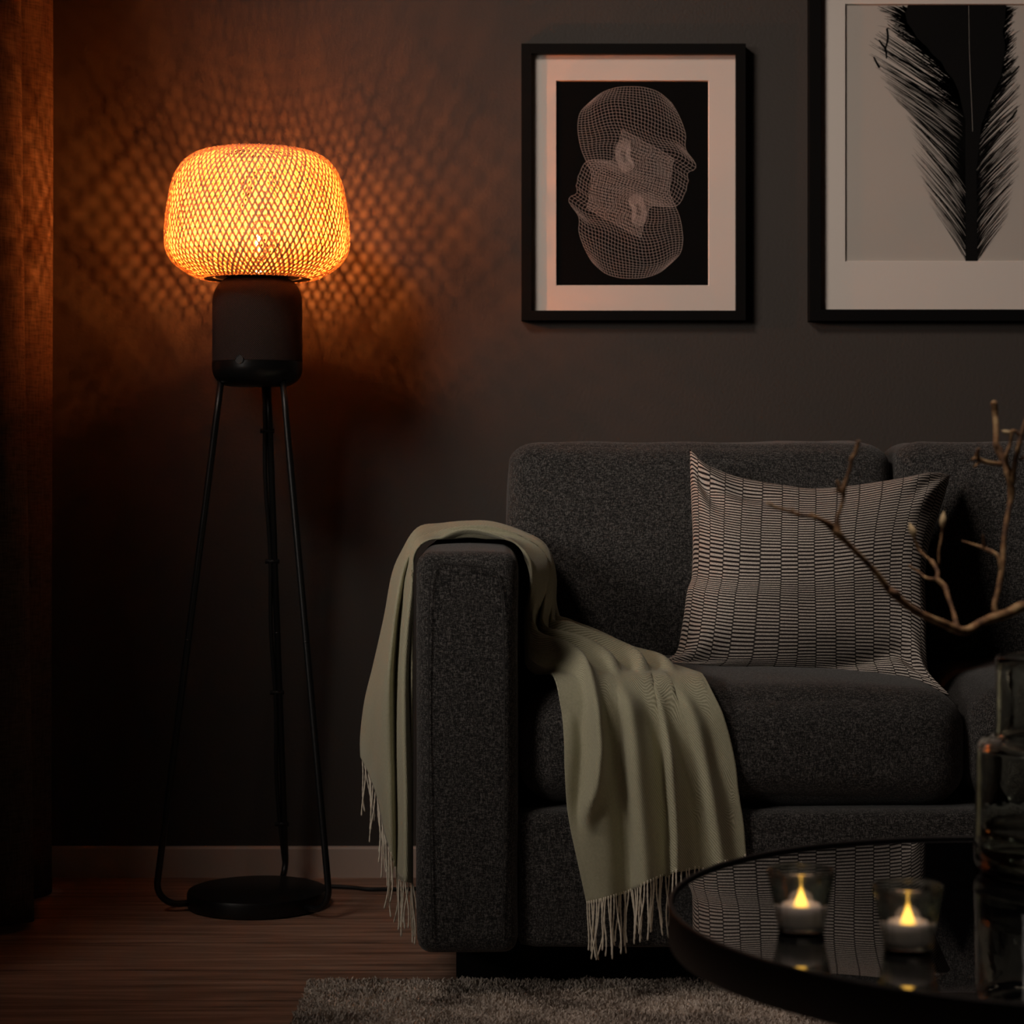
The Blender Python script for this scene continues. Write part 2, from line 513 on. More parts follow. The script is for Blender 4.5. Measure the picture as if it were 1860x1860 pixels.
# speaker body
sp = .0785
z0, z1, zband = .9125, 1.104, .9555
grp = []
for k in range(13):      # rounded top
    a = PI/2*k/12
    grp.append((sp-.036 + .036*math.cos(a)*1.0, z1-.046 + .046*math.sin(a)))
def lathe_uv(mb, prof, c, n=96):
    v = []; f = []; uv = []
    s = 0
    for i, (r, z) in enumerate(prof):
        if i: s += math.hypot(r-prof[i-1][0], z-prof[i-1][1])
        for k in range(n+1):
            a = 2*PI*k/n
            v.append((c[0]+r*math.cos(a), c[1]+r*math.sin(a), z)); uv.append((k/n, s*4.4))
    m = len(prof)
    for i in range(m-1):
        for k in range(n):
            f.append((i*(n+1)+k, i*(n+1)+k+1, (i+1)*(n+1)+k+1, (i+1)*(n+1)+k))
    mb.add(v, f, uv); return mb
spk = lathe_uv(MB(), [(sp, zband)] + [(sp, zband + (z1-.046-zband)*k/6) for k in range(1,6)] + grp + [(.0, z1)], (LX,LY)).build('speaker_grille', M['grille'], lamp)
bt = [(0,z0),(.052,z0)]
for k in range(11):
    a = PI/2*k/10
    bt.append((sp+.0006-.030+.030*math.sin(a), z0+.032-.032*math.cos(a)))
bt += [(sp+.0006, zband-.0006), (sp-.002, zband), (sp-.004, zband+.001)]
MB().lathe(bt, (LX,LY,0), 96, cap=False).build('speaker_base', M['satin'], lamp, angle=.9)
# round button
bang = math.radians(-90-15.5)
bd = Vector((math.cos(bang), math.sin(bang), 0))
bc = Vector((LX,LY,zband)) + bd*(sp+.0005)
MB().tube([bc-bd*.003, bc+bd*.0012], .0062, 28).build('button', M['button'], lamp, angle=.6)
ring = []
ex = bd.cross(Vector((0,0,1)))
rp = [bc + bd*.0008 + (ex*math.cos(2*PI*k/32)+Vector((0,0,1))*math.sin(2*PI*k/32))*.0070 for k in range(33)]
MB().tube(rp, .0009, 8).build('button_ring', M['satin'], lamp)
# bamboo shade profile: (r, z)
sprof = [(.083,1.1045),(.092,1.1005),(.108,1.1030),(.124,1.1110),(.140,1.1220),(.1515,1.1340),(.1585,1.1480),(.1615,1.1620),
         (.1615,1.1850),(.1595,1.2110),(.1555,1.2380),(.1500,1.2640),(.1420,1.2860),(.1300,1.3030),(.1150,1.3150),(.0970,1.3220),(.0800,1.3255)]
sprof = catmull(sprof, 4)
arc = [0]
for i in range(1, len(sprof)): arc.append(arc[-1]+math.hypot(sprof[i][0]-sprof[i-1][0], sprof[i][1]-sprof[i-1][1]))
def weave(off, NS, twist, wfac, phase, weave_amp):
    mb = MB(); m = len(sprof)
    for sgn in (1, -1):
        for s in range(NS):
            base = 2*PI*s/NS + phase*sgn
            # a few doubled strips, as in hand weaving
            jit = random.uniform(-.12,.12)*2*PI/NS
            wj = random.uniform(.88,1.10)
            v = []; f = []
            for i in range(m):
                r, z = sprof[i]
                a_ = sprof[max(i-1,0)]; b_ = sprof[min(i+1,m-1)]
                dr, dz = b_[0]-a_[0], b_[1]-a_[1]; l = math.hypot(dr, dz)
                nr, nz = dz/l, -dr/l
                t = arc[i]/arc[-1]
                phi = base + jit + sgn*twist*(t-.5)
                # along strip wave: over / under
                wv = weave_amp*math.cos(NS*twist*(t-.5) + (0 if sgn > 0 else PI) + s*PI)
                o = off + wv + .0006*sgn
                rr, zz = r + nr*o, z + nz*o
                hw = wj*wfac*PI*max(rr,.09)/NS*(1+.75*max(0, 1-t/.30))
                # ribbon crosses the meridian at an angle, width measured round the ring
                dphi = hw/rr
                for e in (-1, 1):
                    a = phi + e*dphi
                    v.append((LX+rr*math.cos(a), LY+rr*math.sin(a), zz))
            for i in range(m-1):
                f.append((2*i, 2*i+1, 2*i+3, 2*i+2))
            mb.add(v, f)
    return mb
shade = weave(0, 92, 1.02, .40, 0.0, .0004).build('lamp_shade', M['bam_out'], lamp)
weave(-.0065, 92, .975, .37, .004, .0004).build('inner_weave', M['bam_in'], shade)
tr = sprof[-1]; brr = sprof[0]
rimt = [(LX+tr[0]*math.cos(2*PI*k/64), LY+tr[0]*math.sin(2*PI*k/64), tr[1]-.003) for k in range(65)]
MB().tube(rimt, .0024, 8).build('shade_rim', M['bam_out'], shade)
MB().lathe([(brr[0]+.010,brr[1]-.0045),(brr[0]+.010,brr[1]-.003),(brr[0]-.004,brr[1]+.003),(brr[0]-.004,brr[1]-.003)], (LX,LY,0), 72, closed=True).build('shade_rim', M['satin'], shade)
# bulb and holder
BX, BZ = LX+.001, 1.170
MB().lathe([(0,z1-.001),(.074,z1-.001),(.074,z1+.003),(.024,z1+.004),(.022,z1+.034),(0,z1+.034)], (LX,LY,0), 48, cap=False).build('lamp_holder', M['satin'], lamp, angle=.5)
bprof = []
for k in range(17):
    a = -PI/2 + PI*k/16
    bprof.append((max(.0070*math.cos(a),0.0), .0085*math.sin(a)))
MB().lathe([(0,-.034),(.006,-.034),(.005,-.016),(.0030,-.0092),(0,-.0088)], (BX,LY,BZ), 20, cap=False).build('bulb_socket', M['wax'], lamp, angle=.6)
MB().lathe(bprof, (BX,LY,BZ), 32, cap=False).build('bulb', M['bulb'], lamp)

# ================================================================ curtain
NR = 60
def curtain_plan(t):
    """t=0 floor, t=1 top; list of (x, y)"""
    fl = 1-t
    e2 = .032*fl
    pts = [(-1.02,3.80),(-.93,3.795),(-.850,3.775),(-.8235-.003*fl,3.735),(-.828,3.70),(-.852,3.655),(-.905,3.63),(-.935,3.60),
           (-.905,3.565),(-.868+e2,3.535),(-.8385+e2*1.05,3.49),(-.845+e2,3.45),(-.885+e2,3.415),(-.94,3.40),(-.965,3.375),
           (-.93+.03*fl,3.35),(-.885+e2*1.5,3.325),(-.872+e2*1.7,3.29),(-.89+e2,3.255),(-.95,3.23),(-1.0,3.20),(-.97,3.15),(-.90,3.11),(-.885,3.07),(-.93,3.03),(-1.0,3.0)]
    return pts
cv = []; cf = []
ztop_c = 2.95
m_ = None
for j in range(NR+1):
    t = j/NR
    row = catmull(curtain_plan(t), 6); m_ = len(row)
    for i, p in enumerate(row):
        q = noise.noise(Vector((i*.06, t*2.2, 3)))*.006*(1-t*.4)
        cv.append((p[0]+q, p[1]+q*.5, .012+.004*math.sin(i*.2) + t*(ztop_c-.012)))
for j in range(NR):
    for i in range(m_-1):
        a = j*m_+i; cf.append((a, a+1, a+m_+1, a+m_))
cur = mesh_obj('curtain', cv, cf, M['curtain'], None, True)
tag(cur, 'long linen curtain in soft folds at the left edge, beside the lamp', 'curtain')
sm = cur.modifiers.new('thick', 'SOLIDIFY'); sm.thickness = .0012

# ================================================================ pictures
def picture(name_label, px0, py0, px1, py1, fw, ox0, oy0, ox1, oy1, printmat, group='framed prints on the wall'):
    D = YW
    s = D/F
    x0, x1 = (px0-CX)*s, (px1-CX)*s; z1_, z0_ = EYE-(py0-HY)*s, EYE-(py1-HY)*s
    depth = .026
    D2 = YW-depth
    # front silhouette measured at the front face
    s2 = D2/F
    x0, x1 = (px0-CX)*s2, (px1-CX)*s2; z1_, z0_ = EYE-(py0-HY)*s2, EYE-(py1-HY)*s2
    t = thing('picture_frame', name_label, 'picture', ((x0+x1)/2, YW, z0_), group)
    w = fw*s2
    yb = YW-.001
    mb = MB()
    # mitred mouldings
    o = [(x0,z0_),(x1,z0_),(x1,z1_),(x0,z1_)]; i_ = [(x0+w,z0_+w),(x1-w,z0_+w),(x1-w,z1_-w),(x0+w,z1_-w)]
    v = []
    for pts, y in ((o,yb),(o,D2+.0006),([(a+(.0006 if k in(0,3) else -.0006), b+(.0006 if k<2 else -.0006)) for k,(a,b) in enumerate(o)],D2),(i_,D2),(i_,YW-.006)):
        v += [(a,y,b) for a,b in pts]
    f = []
    for r in range(4):
        for k in range(4):
            k2=(k+1)%4; f.append((r*4+k, r*4+k2, (r+1)*4+k2, (r+1)*4+k))
    for k in range(4):
        k2=(k+1)%4; f.append((k2, k, 16+k, 16+k2))
    mb.add(v, f).build('frame', M['frame'], t, smooth=False)
    MB().box((x0+w*.5,YW-.005,z0_+w*.5),(x1-w*.5,YW-.002,z1_-w*.5)).build('backing_board', M['backing'], t, smooth=False)
    ym = YW-.012; yp = YW-.0078
    sm_ = ym/F
    a0, a1 = (ox0-CX)*sm_, (ox1-CX)*sm_; b1, b0 = EYE-(oy0-HY)*sm_, EYE-(oy1-HY)*sm_
    mm = MB()
    O = [(x0+w-.002,z0_+w-.002),(x1-w+.002,z0_+w-.002),(x1-w+.002,z1_-w+.002),(x0+w-.002,z1_-w+.002)]; I = [(a0,b0),(a1,b0),(a1,b1),(a0,b1)]
    v = [(a,ym,b) for a,b in O]+[(a,ym,b) for a,b in I]
    f = [(k,(k+1)%4,4+(k+1)%4,4+k) for k in range(4)]
    mo = mm.add(v,f).build('mat_board', M['mat'], t, smooth=False)
    e = .0013
    I2 = [(a0+e,b0+e),(a1-e,b0+e),(a1-e,b1-e),(a0+e,b1-e)]
    v = [(a,ym,b) for a,b in I]+[(a,yp,b) for a,b in I2]
    MB().add(v,f).build('mat_bevel', M['bevel'], mo, smooth=False)
    pr = MB().box((a0-.01,yp,b0-.01),(a1+.01,YW-.0055,b1+.01)).build('print', printmat, t, smooth=False)
    return t, pr, yp, (a0,a1,b0,b1)

t1, pr1, yp1, win1 = picture('smaller black framed print of two overlapping wireframe heads, above the sofa back', 947, 79, 1355, 582, 18, 1010, 146, 1288, 519, M['inkblack'])
t2, pr2, yp2, win2 = picture('larger black framed print of a dark feather, cut off by the right edge', 1470, -110, 2080, 583, 21, 1535, 7, 2012, 475, M['feather_paper'])

def flat_ribbons(lines, y, clip=None):
    """lines: list of (points [(x,z)], half widths) -> one mesh"""
    mb = MB()
    for pts, hw in lines:
        if not isinstance(hw, list): hw = [hw]*len(pts)
        v = []; ok = []
        for i, p in enumerate(pts):
            a = pts[max(i-1,0)]; b = pts[min(i+1,len(pts)-1)]
            dx, dz = b[0]-a[0], b[1]-a[1]; l = math.hypot(dx,dz) or 1e-9
            nx, nz = -dz/l*hw[i], dx/l*hw[i]
            v += [(p[0]+nx,y,p[1]+nz),(p[0]-nx,y,p[1]-nz)]
            ok.append(clip is None or (clip[0] < p[0] < clip[1] and clip[2] < p[1] < clip[3]))
        f = [(2*i,2*i+1,2*i+3,2*i+2) for i in range(len(pts)-1) if ok[i] and ok[i+1]]
        if f: mb.add(v, f)
    return mb
# --- wireframe heads (crop coordinates: 3.445 px per photo px, origin 930,60)
s_ = yp1/F
def c1(x, y): px, py = 930+x/3.445, 60+y/3.445; return ((px-CX)*s_, EYE-(py-HY)*s_)
def side(pts, n):
    pts = catmull(pts, 10)
    ar = [0]
    for i in range(1,len(pts)): ar.append(ar[-1]+math.hypot(pts[i][0]-pts[i-1][0], pts[i][1]-pts[i-1][1]))
    out = []
    for k in range(n+1):
        d = ar[-1]*k/n
        j = 0
        while j < len(ar)-2 and ar[j+1] < d: j += 1
        t = (d-ar[j])/((ar[j+1]-ar[j]) or 1)
        out.append((pts[j][0]*(1-t)+pts[j+1][0]*t, pts[j][1]*(1-t)+pts[j+1][1]*t))
    return out
def head_lines(xf):
    NU, NV = 31, 48
    bot = side([(470,1095),(560,1150),(640,1190),(720,1235),(805,1280)], NU)
    right = side([(805,1280),(826,1190),(850,1110),(880,1080),(935,1084),(990,1087),(1035,1078),(1062,1045),(1080,1000),(1096,972),(1088,952),(1106,932),(1098,912),(1097,885),
                  (1102,868),(1138,857),(1152,830),(1130,790),(1092,740),(1082,700),(1086,640),(1066,570),(1035,500),(1000,440)], NV)
    top = side([(490,430),(560,375),(650,343),(740,336),(830,342),(920,372),(1000,440)], NU)
    left = side([(470,1095),(492,980),(497,880),(470,815),(435,730),(416,640),(413,560),(432,490),(490,430)], NV)
    g = [[None]*(NV+1) for _ in range(NU+1)]
    for i in range(NU+1):
        u = i/NU
        for j in range(NV+1):
            v = j/NV
            x = []
            for k in (0,1):
                c = (1-v)*bot[i][k]+v*top[i][k]+(1-u)*left[j][k]+u*right[j][k] - ((1-u)*(1-v)*bot[0][k]+u*(1-v)*bot[-1][k]+(1-u)*v*top[0][k]+u*v*top[-1][k])
                x.append(c)
            # gentle swirls like cranium poles
            for (qx,qy,amp,rad) in ((540,500,22,170),(1010,640,14,120),(700,770,-16,140),(930,880,10,190)):
                dx, dy = x[0]-qx, x[1]-qy; rr = math.hypot(dx,dy)
                wgt = math.exp(-(rr/rad)**2)
                edge = min(u,1-u,v,1-v)*8; edge = min(1,edge)
                if rr > 1:
                    x[0] += dy/rad*amp*2.0*wgt*edge; x[1] += -dx/rad*amp*2.0*wgt*edge
            g[i][j] = xf(*x)
    w = .00020
    lines = []
    for i in range(NU+1): lines.append(([g[i][j] for j in range(NV+1)], w if 0<i<NU else w*1.3))
    for j in range(NV+1): lines.append(([g[i][j] for i in range(NU+1)], w if 0<j<NV else w*1.3))
    # ear
    ear = [(642,740),(655,695),(690,668),(730,680),(742,715),(738,760),(752,800),(765,835),(735,862),(700,868),(672,835),(655,790)]
    for q in range(8):
        k = 1-q*.115
        e = [(700+(a-700)*k, 772+(b-772)*k) for a,b in ear]; e.append(e[0]); e = catmull(e, 4)
        lines.append(([xf(*p) for p in e], w*1.1))
    for q in range(0, 48):
        e = catmull(ear+[ear[0]], 4); p = e[q]
        lines.append(([xf(p[0],p[1]), xf(700+(p[0]-700)*.4, 772+(p[1]-772)*.4)], w))
    return lines
hl = head_lines(lambda x,y: c1(x,y))
flat_ribbons(hl, yp1-.0003).build('head_drawing', M['ink'], pr1, smooth=False)
hl2 = head_lines(lambda x,y: c1(746-(x-746)*.965, 940-(y-940)*.985))
flat_ribbons(hl2, yp1-.0005).build('head_drawing', M['ink'], pr1, smooth=False)
# --- feather (crop coordinates 3.1 px per photo px, origin 1440,0)
s_ = yp2/F
def c2(x, y): px, py = 1440+x/3.1, y/3.1; return ((px-CX)*s_, EYE-(py-HY)*s_)
LB = ([-200,30,120,300,420,520,640,760,900,1050,1200,1350,1460],[760,655,600,470,520,560,650,700,700,730,770,870,930])
RB = ([-200,30,150,300,450,600,750,900,1050,1200,1350,1460],[1150,1205,1225,1245,1250,1262,1258,1262,1245,1235,1215,1150])
fl = []
rng = random.Random(5)
clump = 0
for k in range(640):
    y0 = 1475 - k*3.1
    sx = interp([-300,200,900,1475],[985,990,975,972],y0)
    for sd in (-1, 1):
        cl = noise.noise(Vector((k*.06, sd*3.0, 1)))
        # tip row depends on length along barb
        if sd < 0:
            rise = 330 + 60*cl
            ty = y0 - rise*rng.uniform(.92,1.06)
            tx = interp(LB[0], LB[1], ty)
            root = sx
        else:
            rise = 260 + 50*cl
            ty = y0 - rise*rng.uniform(.9,1.08)
            tx = interp(RB[0], RB[1], ty)
            root = interp([-300,500,1475],[1008,1012,1040],y0)
        dens = interp([-300,300,600,1000,1475],[1,1,.95,.75,.55],ty)
        if rng.random() > dens: continue
        ln = rng.uniform(.88,1.12) if rng.random() < .8 else rng.uniform(.4,.8)
        if y0 > 1150: ln *= interp([1250,1475],[1,.75],y0)
        pts = []; hw = []
        n = 9
        for i in range(n+1):
            t = i/n*ln
            # curve: leaves the shaft steeply then flattens outward
            x = root + (tx-root)*(t**1.0)
            yy = y0 + (ty-y0)*(t**.86 if sd > 0 else t**.90) + 10*cl*math.sin(t*PI)
            pts.append(c2(x,yy))
            wbase = interp([-300,250,450,700,1475],[12.0,9.5,5.2,3.0,1.9],y0 - 200*t)
            fade = interp([0,.5,1],[1.25,.9,.22],i/n)
            hw.append(wbase*fade/3.1*s_*.5)
        fl.append((pts, hw))
# snagged dark bits near the edges
for pts in ([(485,225),(505,255),(522,275),(528,330)], [(522,275),(535,215),(530,160)], [(455,320),(470,350),(488,382)], [(1275,372),(1240,410),(1200,440),(1150,490)], [(1262,620),(1235,660),(1205,690)]):
    fl.append(([c2(*p) for p in catmull(pts,4)], [.0012 + .0008*math.sin(PI*i/12) for i in range(len(catmull(pts,4)))]))
VL = [(28,650),(80,632),(130,645),(165,672),(215,700),(262,752),(310,790),(352,838),(400,862),(450,905),(520,935),(590,950),(680,972)]
VR = [(28,1200),(110,1196),(180,1182),(260,1196),(330,1188),(430,1172),(520,1128),(600,1100),(700,1062),(820,1050)]
for k in range(420):
    for V, sd in ((VL,-1),(VR,1)):
        y = rng.uniform(-10, 640 if sd < 0 else 780)
        x = interp([v_[0] for v_ in V],[v_[1] for v_ in V],y) - sd*25
        ln = rng.uniform(60,210) if sd < 0 else rng.uniform(30,95)
        if rng.random() < .25: ln *= 1.5
        an = rng.gauss(.66,.07) if sd < 0 else rng.gauss(.86,.08)
        pts = []
        for i in range(6):
            t = i/5
            a_ = an - .18*t
            pts.append(c2(x + sd*math.cos(a_)*ln*t, y - math.sin(a_)*ln*t))
        w0 = rng.uniform(4.5,8.5)
        fl.append((pts, [w0*(1-.85*i/5)/3.1*s_*.5 for i in range(6)]))
cl2 = (win2[0]+.002, win2[1]-.002, win2[2]+.002, win2[3]-.002)
ft = flat_ribbons(fl, yp2-.0004, cl2)
fo = ft.build('feather_image', M['feather_ink'], pr2, smooth=False)
# solid vane in the upper part and the shaft
def poly(pts, y):
    r = delaunay_2d_cdt([Vector(p) for p in pts], [], [list(range(len(pts)))], 1, 1e-6)
    return [(p.x, y, p.y) for p in r[0]], [tuple(f) for f in r[2]]
vane = [(650,28),(632,80),(645,130),(672,165),(700,215),(752,262),(790,310),(838,352),(862,400),(905,450),(935,520),(950,590),(972,680),(972,1472),(1040,1472),(1034,960),(1050,820),(1062,700),(1100,600),(1128,520),(1172,430),(1188,330),(1196,260),(1182,180),(1196,110),(1200,28)]
vp, vf = poly([c2(*p) for p in vane], yp2-.0006)
MB().add(vp, vf).build('feather_shaft', M['feather_ink'], pr2, smooth=False)
hl = [([c2(990,30),c2(993,250),c2(1000,450),c2(1008,620),c2(1012,740)], .00022)]
flat_ribbons(hl, yp2-.0008).build('shaft_highlight', M['feather_paper'], pr2, smooth=False)

# ================================================================ sofa
sofa = thing('sofa', 'charcoal grey tweed fabric sofa with square arms against the dark wall', 'sofa', (.65, 3.4, 0))
AX0, AX1 = -.1375, .008
ARM = ((AX0,2.97,.074),(AX1,3.86,.6515))
SEAT = ((.011,3.005,.279),(.660,3.60,.452))
BASE = ((.009,2.995,.078),(1.31,3.80,.277))
v,f = soft_box(ARM[0], ARM[1], .022, (.004,.006,.006), 30, .0022, 5, 1)
arm = MB().add(v,f).build('armrest', M['tweed'], sofa)
# seam lines on arm front
def seam(pts, parent, r=.0011):
    MB().tube(catmull(pts, 6), r, 6).build('seam', M['seam'], parent)
yy = 2.966
seam([(AX0+.024,yy-.0005,.10),(AX0+.020,yy-.004,.3),(AX0+.019,yy-.003,.55),(AX0+.026,yy-.002,.628),(AX0+.05,yy-.003,.634),((AX0+AX1)/2,yy-.004,.633),(AX1-.04,yy-.003,.626),(AX1-.024,yy-.002,.60),(AX1-.019,yy-.003,.5),(AX1-.019,yy-.003,.3),(AX1-.022,yy-.0005,.10)], arm, .0009)
v,f = soft_box((1.318,2.97,.074),(1.464,3.86,.6515), .022, (.004,.006,.006), 16, .002, 5, 9)
MB().add(v,f).build('armrest', M['tweed'], sofa)
v,f = soft_box(BASE[0], BASE[1], .014, (0,.004,0), 26, .0018, 5, 2)
bs = MB().add(v,f).build('base_panel', M['tweed'], sofa)
for x0, x1, sd in ((.011,.660,3.0),(.664,1.312,7.0)):
    v,f = soft_box((x0,SEAT[0][1],.279),(x1,3.60,.447), .055, (.004,.016,.020), 34, .004, 4, sd)
    sc_ = MB().add(v,f).build('seat_cushion', M['tweed'], sofa)
# back cushions, leaning
def lean(vl, z0, k, y0):
    return [Vector((p.x, p.y + (p.z-z0)*k, p.z)) for p in vl]
for x0, x1, sd in ((-.004,.632,4.0),(.642,1.30,6.0)):
    v,f = soft_box((x0,3.42,.440),(x1,3.60,.814), .030, (.004,.035,.000), 40, .006, 5, sd)
    # soften: pinch top corners a little
    nv = []
    cx_ = (x0+x1)/2; hx = (x1-x0)/2
    for p in v:
        u = (p.x-cx_)/hx; w = (p.z-.626)/.186
        k = max(0, abs(u)-.86)*max(0, w-.80)
        p = Vector((p.x, p.y, p.z - k*.35))
        p.y += .02*(1-abs(w))*0
        nv.append(p)
    nv = lean(nv, .44, .17, 0)
    MB().add(nv,f).build('back_cushion', M['tweed'], sofa)
v,f = soft_box((AX1-.004,3.70,.10),(1.318,3.87,.70), .03, (0,0,0), 12, 0, 4, 0)
MB().add(v,f).build('back_frame', M['tweed'], sofa)
for x0, x1, y0, y1 in ((-.0835,.05,3.116,3.19),(.05,1.27,3.12,3.16),(1.27,1.41,3.116,3.19),(-.0835,.05,3.70,3.79),(1.27,1.41,3.70,3.79)):
    MB().box((x0,y0,0.0),(x1,y1,.082)).build('leg' if x1-x0 < .5 else 'plinth', M['sofa_leg'], sofa, smooth=False)

# ================================================================ throw blanket
ST = [
 [(766,1600,3.12),(751,1603,3.10),(729,1599,3.10),(717,1573,3.14),(703,1524,3.18),(694,1485,3.22),(684,1445,3.27),(671,1405,3.31),(656,1375,3.36)],
 [(768,1480,3.12),(752,1472,3.10),(738,1462,3.10),(722,1445,3.13),(708,1420,3.15),(695,1395,3.19),(681,1372,3.25),(668,1352,3.30),(656,1338,3.36)],
 [(768,1350,3.12),(754,1345,3.10),(740,1336,3.10),(722,1325,3.13),(710,1310,3.14),(698,1300,3.17),(685,1290,3.22),(674,1280,3.28),(664,1272,3.35)],
 [(768,1240,3.12),(755,1236,3.10),(741,1232,3.11),(722,1225,3.14),(711,1220,3.14),(702,1216,3.17),(692,1212,3.22),(685,1210,3.28),(680,1208,3.35)],
 [(770,1140,3.12),(756,1136,3.11),(742,1134,3.12),(725,1132,3.16),(717,1130,3.16),(711,1128,3.20),(705,1126,3.25),(701,1126,3.30),(699,1126,3.36)],
 [(772,1068,3.13),(762,1060,3.12),(749,1054,3.13),(737,1050,3.17),(731,1044,3.18),(727,1040,3.22),(724,1036,3.28),(721,1033,3.34),(720,1030,3.40)],
 [(782,1016,3.14),(770,1008,3.13),(761,1002,3.14),(754,1000,3.19),(752,992,3.20),(752,985,3.25),(753,979,3.31),(755,974,3.38),(758,970,3.44)],
 [(812,990,3.15),(806,985,3.14),(800,981,3.16),(797,982,3.21),(795,974,3.22),(797,969,3.27),(800,965,3.34),(803,962,3.41),(806,961,3.47)],
 [(852,979,3.15),(851,975,3.14),(850,972,3.16),(850,974,3.21),(851,967,3.22),(853,963,3.28),(855,960,3.35),(857,957,3.42),(858,957,3.48)],
 [(906,988,3.15),(906,984,3.13),(905,979,3.15),(904,978,3.21),(903,971,3.22),(902,966,3.28),(901,962,3.35),(899,960,3.42),(898,959,3.48)],
 [(948,1014,3.15),(951,1008,3.13),(953,1001,3.15),(955,997,3.21),(954,990,3.22),(953,984,3.27),(951,979,3.34),(948,975,3.40),(945,971,3.46)],
 [(957,1050,3.15),(966,1044,3.12),(975,1034,3.14),(982,1026,3.20),(985,1018,3.20),(986,1010,3.24),(985,1003,3.30),(983,997,3.36),(980,993,3.42)],
 [(953,1095,3.15),(964,1090,3.12),(974,1082,3.13),(983,1076,3.18),(990,1070,3.18),(996,1063,3.22),(1000,1057,3.28),(1003,1052,3.34),(1003,1048,3.40)],
 [(950,1140,3.13),(958,1134,3.10),(968,1130,3.11),(977,1128,3.16),(987,1125,3.15),(996,1121,3.20),(1004,1117,3.25),(1009,1112,3.31),(1012,1107,3.37)],
 [(953,1180,3.11),(962,1172,3.08),(972,1166,3.09),(982,1162,3.13),(992,1158,3.12),(1002,1156,3.16),(1012,1152,3.21),(1022,1148,3.27),(1030,1143,3.33)],
 [(957,1212,3.10),(970,1198,3.07),(985,1188,3.07),(1000,1180,3.11),(1018,1172,3.12),(1036,1166,3.15),(1052,1162,3.20),(1068,1160,3.26),(1082,1160,3.32)],
 [(975,1230,3.09),(998,1220,3.06),(1020,1206,3.06),(1042,1196,3.10),(1065,1190,3.12),(1090,1186,3.14),(1115,1185,3.19),(1137,1190,3.25),(1158,1200,3.29)],
 [(1002,1248,3.05),(1027,1240,3.03),(1053,1228,3.03),(1079,1222,3.05),(1108,1218,3.06),(1140,1214,3.08),(1172,1211,3.10),(1206,1212,3.12),(1239,1218,3.135)],
 [(1018,1290,2.99),(1043,1288,2.98),(1070,1280,2.98),(1098,1274,2.99),(1130,1270,2.99),(1164,1264,3.00),(1202,1260,3.01),(1243,1258,3.02),(1281,1258,3.03)],
 [(1023,1340,2.97),(1050,1340,2.965),(1080,1336,2.965),(1110,1332,2.97),(1145,1328,2.97),(1182,1322,2.98),(1224,1316,3.00),(1270,1308,2.99),(1312,1300,2.995)],
 [(1025,1400,2.965),(1052,1402,2.96),(1083,1400,2.96),(1114,1398,2.96),(1150,1394,2.96),(1190,1388,2.965),(1235,1382,2.975),(1286,1376,2.99),(1331,1370,3.01)],
 [(1031,1480,2.965),(1059,1482,2.96),(1090,1480,2.96),(1121,1478,2.96),(1156,1474,2.96),(1196,1468,2.965),(1244,1460,2.97),(1298,1452,2.98),(1344,1445,2.99)],
 [(1046,1560,2.965),(1074,1560,2.96),(1104,1556,2.96),(1134,1550,2.96),(1168,1543,2.96),(1204,1534,2.965),(1252,1524,2.97),(1306,1512,2.98),(1352,1500,2.99)],
 [(1064,1642,2.965),(1091,1636,2.96),(1119,1627,2.96),(1147,1616,2.96),(1177,1603,2.96),(1208,1590,2.965),(1256,1580,2.97),(1308,1570,2.98),(1356,1555,2.99)],
]
# fold lines on the falling part: (rows, columns, amplitude (m, + toward camera), half width px, top row, bottom row)
FOLDS = [
 ([1180,1230,1290,1361,1430,1478],[1068,1078,1086,1092,1086,1064], .024, 11, 1190, 1490),
 ([1250,1361,1450,1640],[1050,1055,1050,1075], -.010, 14, 1260, 1500),
 ([1250,1361,1450,1640],[1108,1122,1132,1140], -.024, 19, 1225, 1700),
 ([1230,1290,1361,1480,1640],[1130,1142,1152,1162,1172], .016, 22, 1240, 1640),
 ([1225,1300,1370,1500,1640],[1176,1193,1202,1211,1214], -.034, 7, 1225, 1700),
 ([1225,1300,1370,1500,1640],[1186,1205,1216,1224,1227], .022, 10, 1225, 1700),
 ([1225,1310,1365,1460,1640],[1196,1232,1248,1268,1296], -.028, 13, 1240, 1700),
 ([1240,1361,1450,1640],[1235,1275,1290,1325], .016, 18, 1240, 1700),
 ([1240,1361,1450,1640],[1264,1312,1326,1352], -.022, 7, 1250, 1700),
 # left hanging part
 ([1000,1046,1138,1212,1400,1620],[756,737,725,720,721,722], -.030, 7, 1000, 1700),
 ([1050,1138,1212,1400,1620],[747,738,734,735,737], .020, 8, 1030, 1640),
 ([1060,1138,1240,1400,1620],[757,750,748,750,752], -.018, 7, 1060, 1560),
 ([1060,1138,1240,1400,1500],[728,713,700,694,705], .018, 12, 1060, 1600),
 ([1138,1240,1400],[706,690,674], -.012, 8, 1120, 1500),
]
SPAN = 7; KS = 10
rows = []
colsamp = []
for stn in ST:
    colsamp.append(catmull(stn, KS))
NU_ = len(colsamp[0]); 
grid = []
cols = [catmull([colsamp[i][u] for i in range(len(ST))], SPAN) for u in range(NU_)]
NS_ = len(cols[0])
pts3 = []
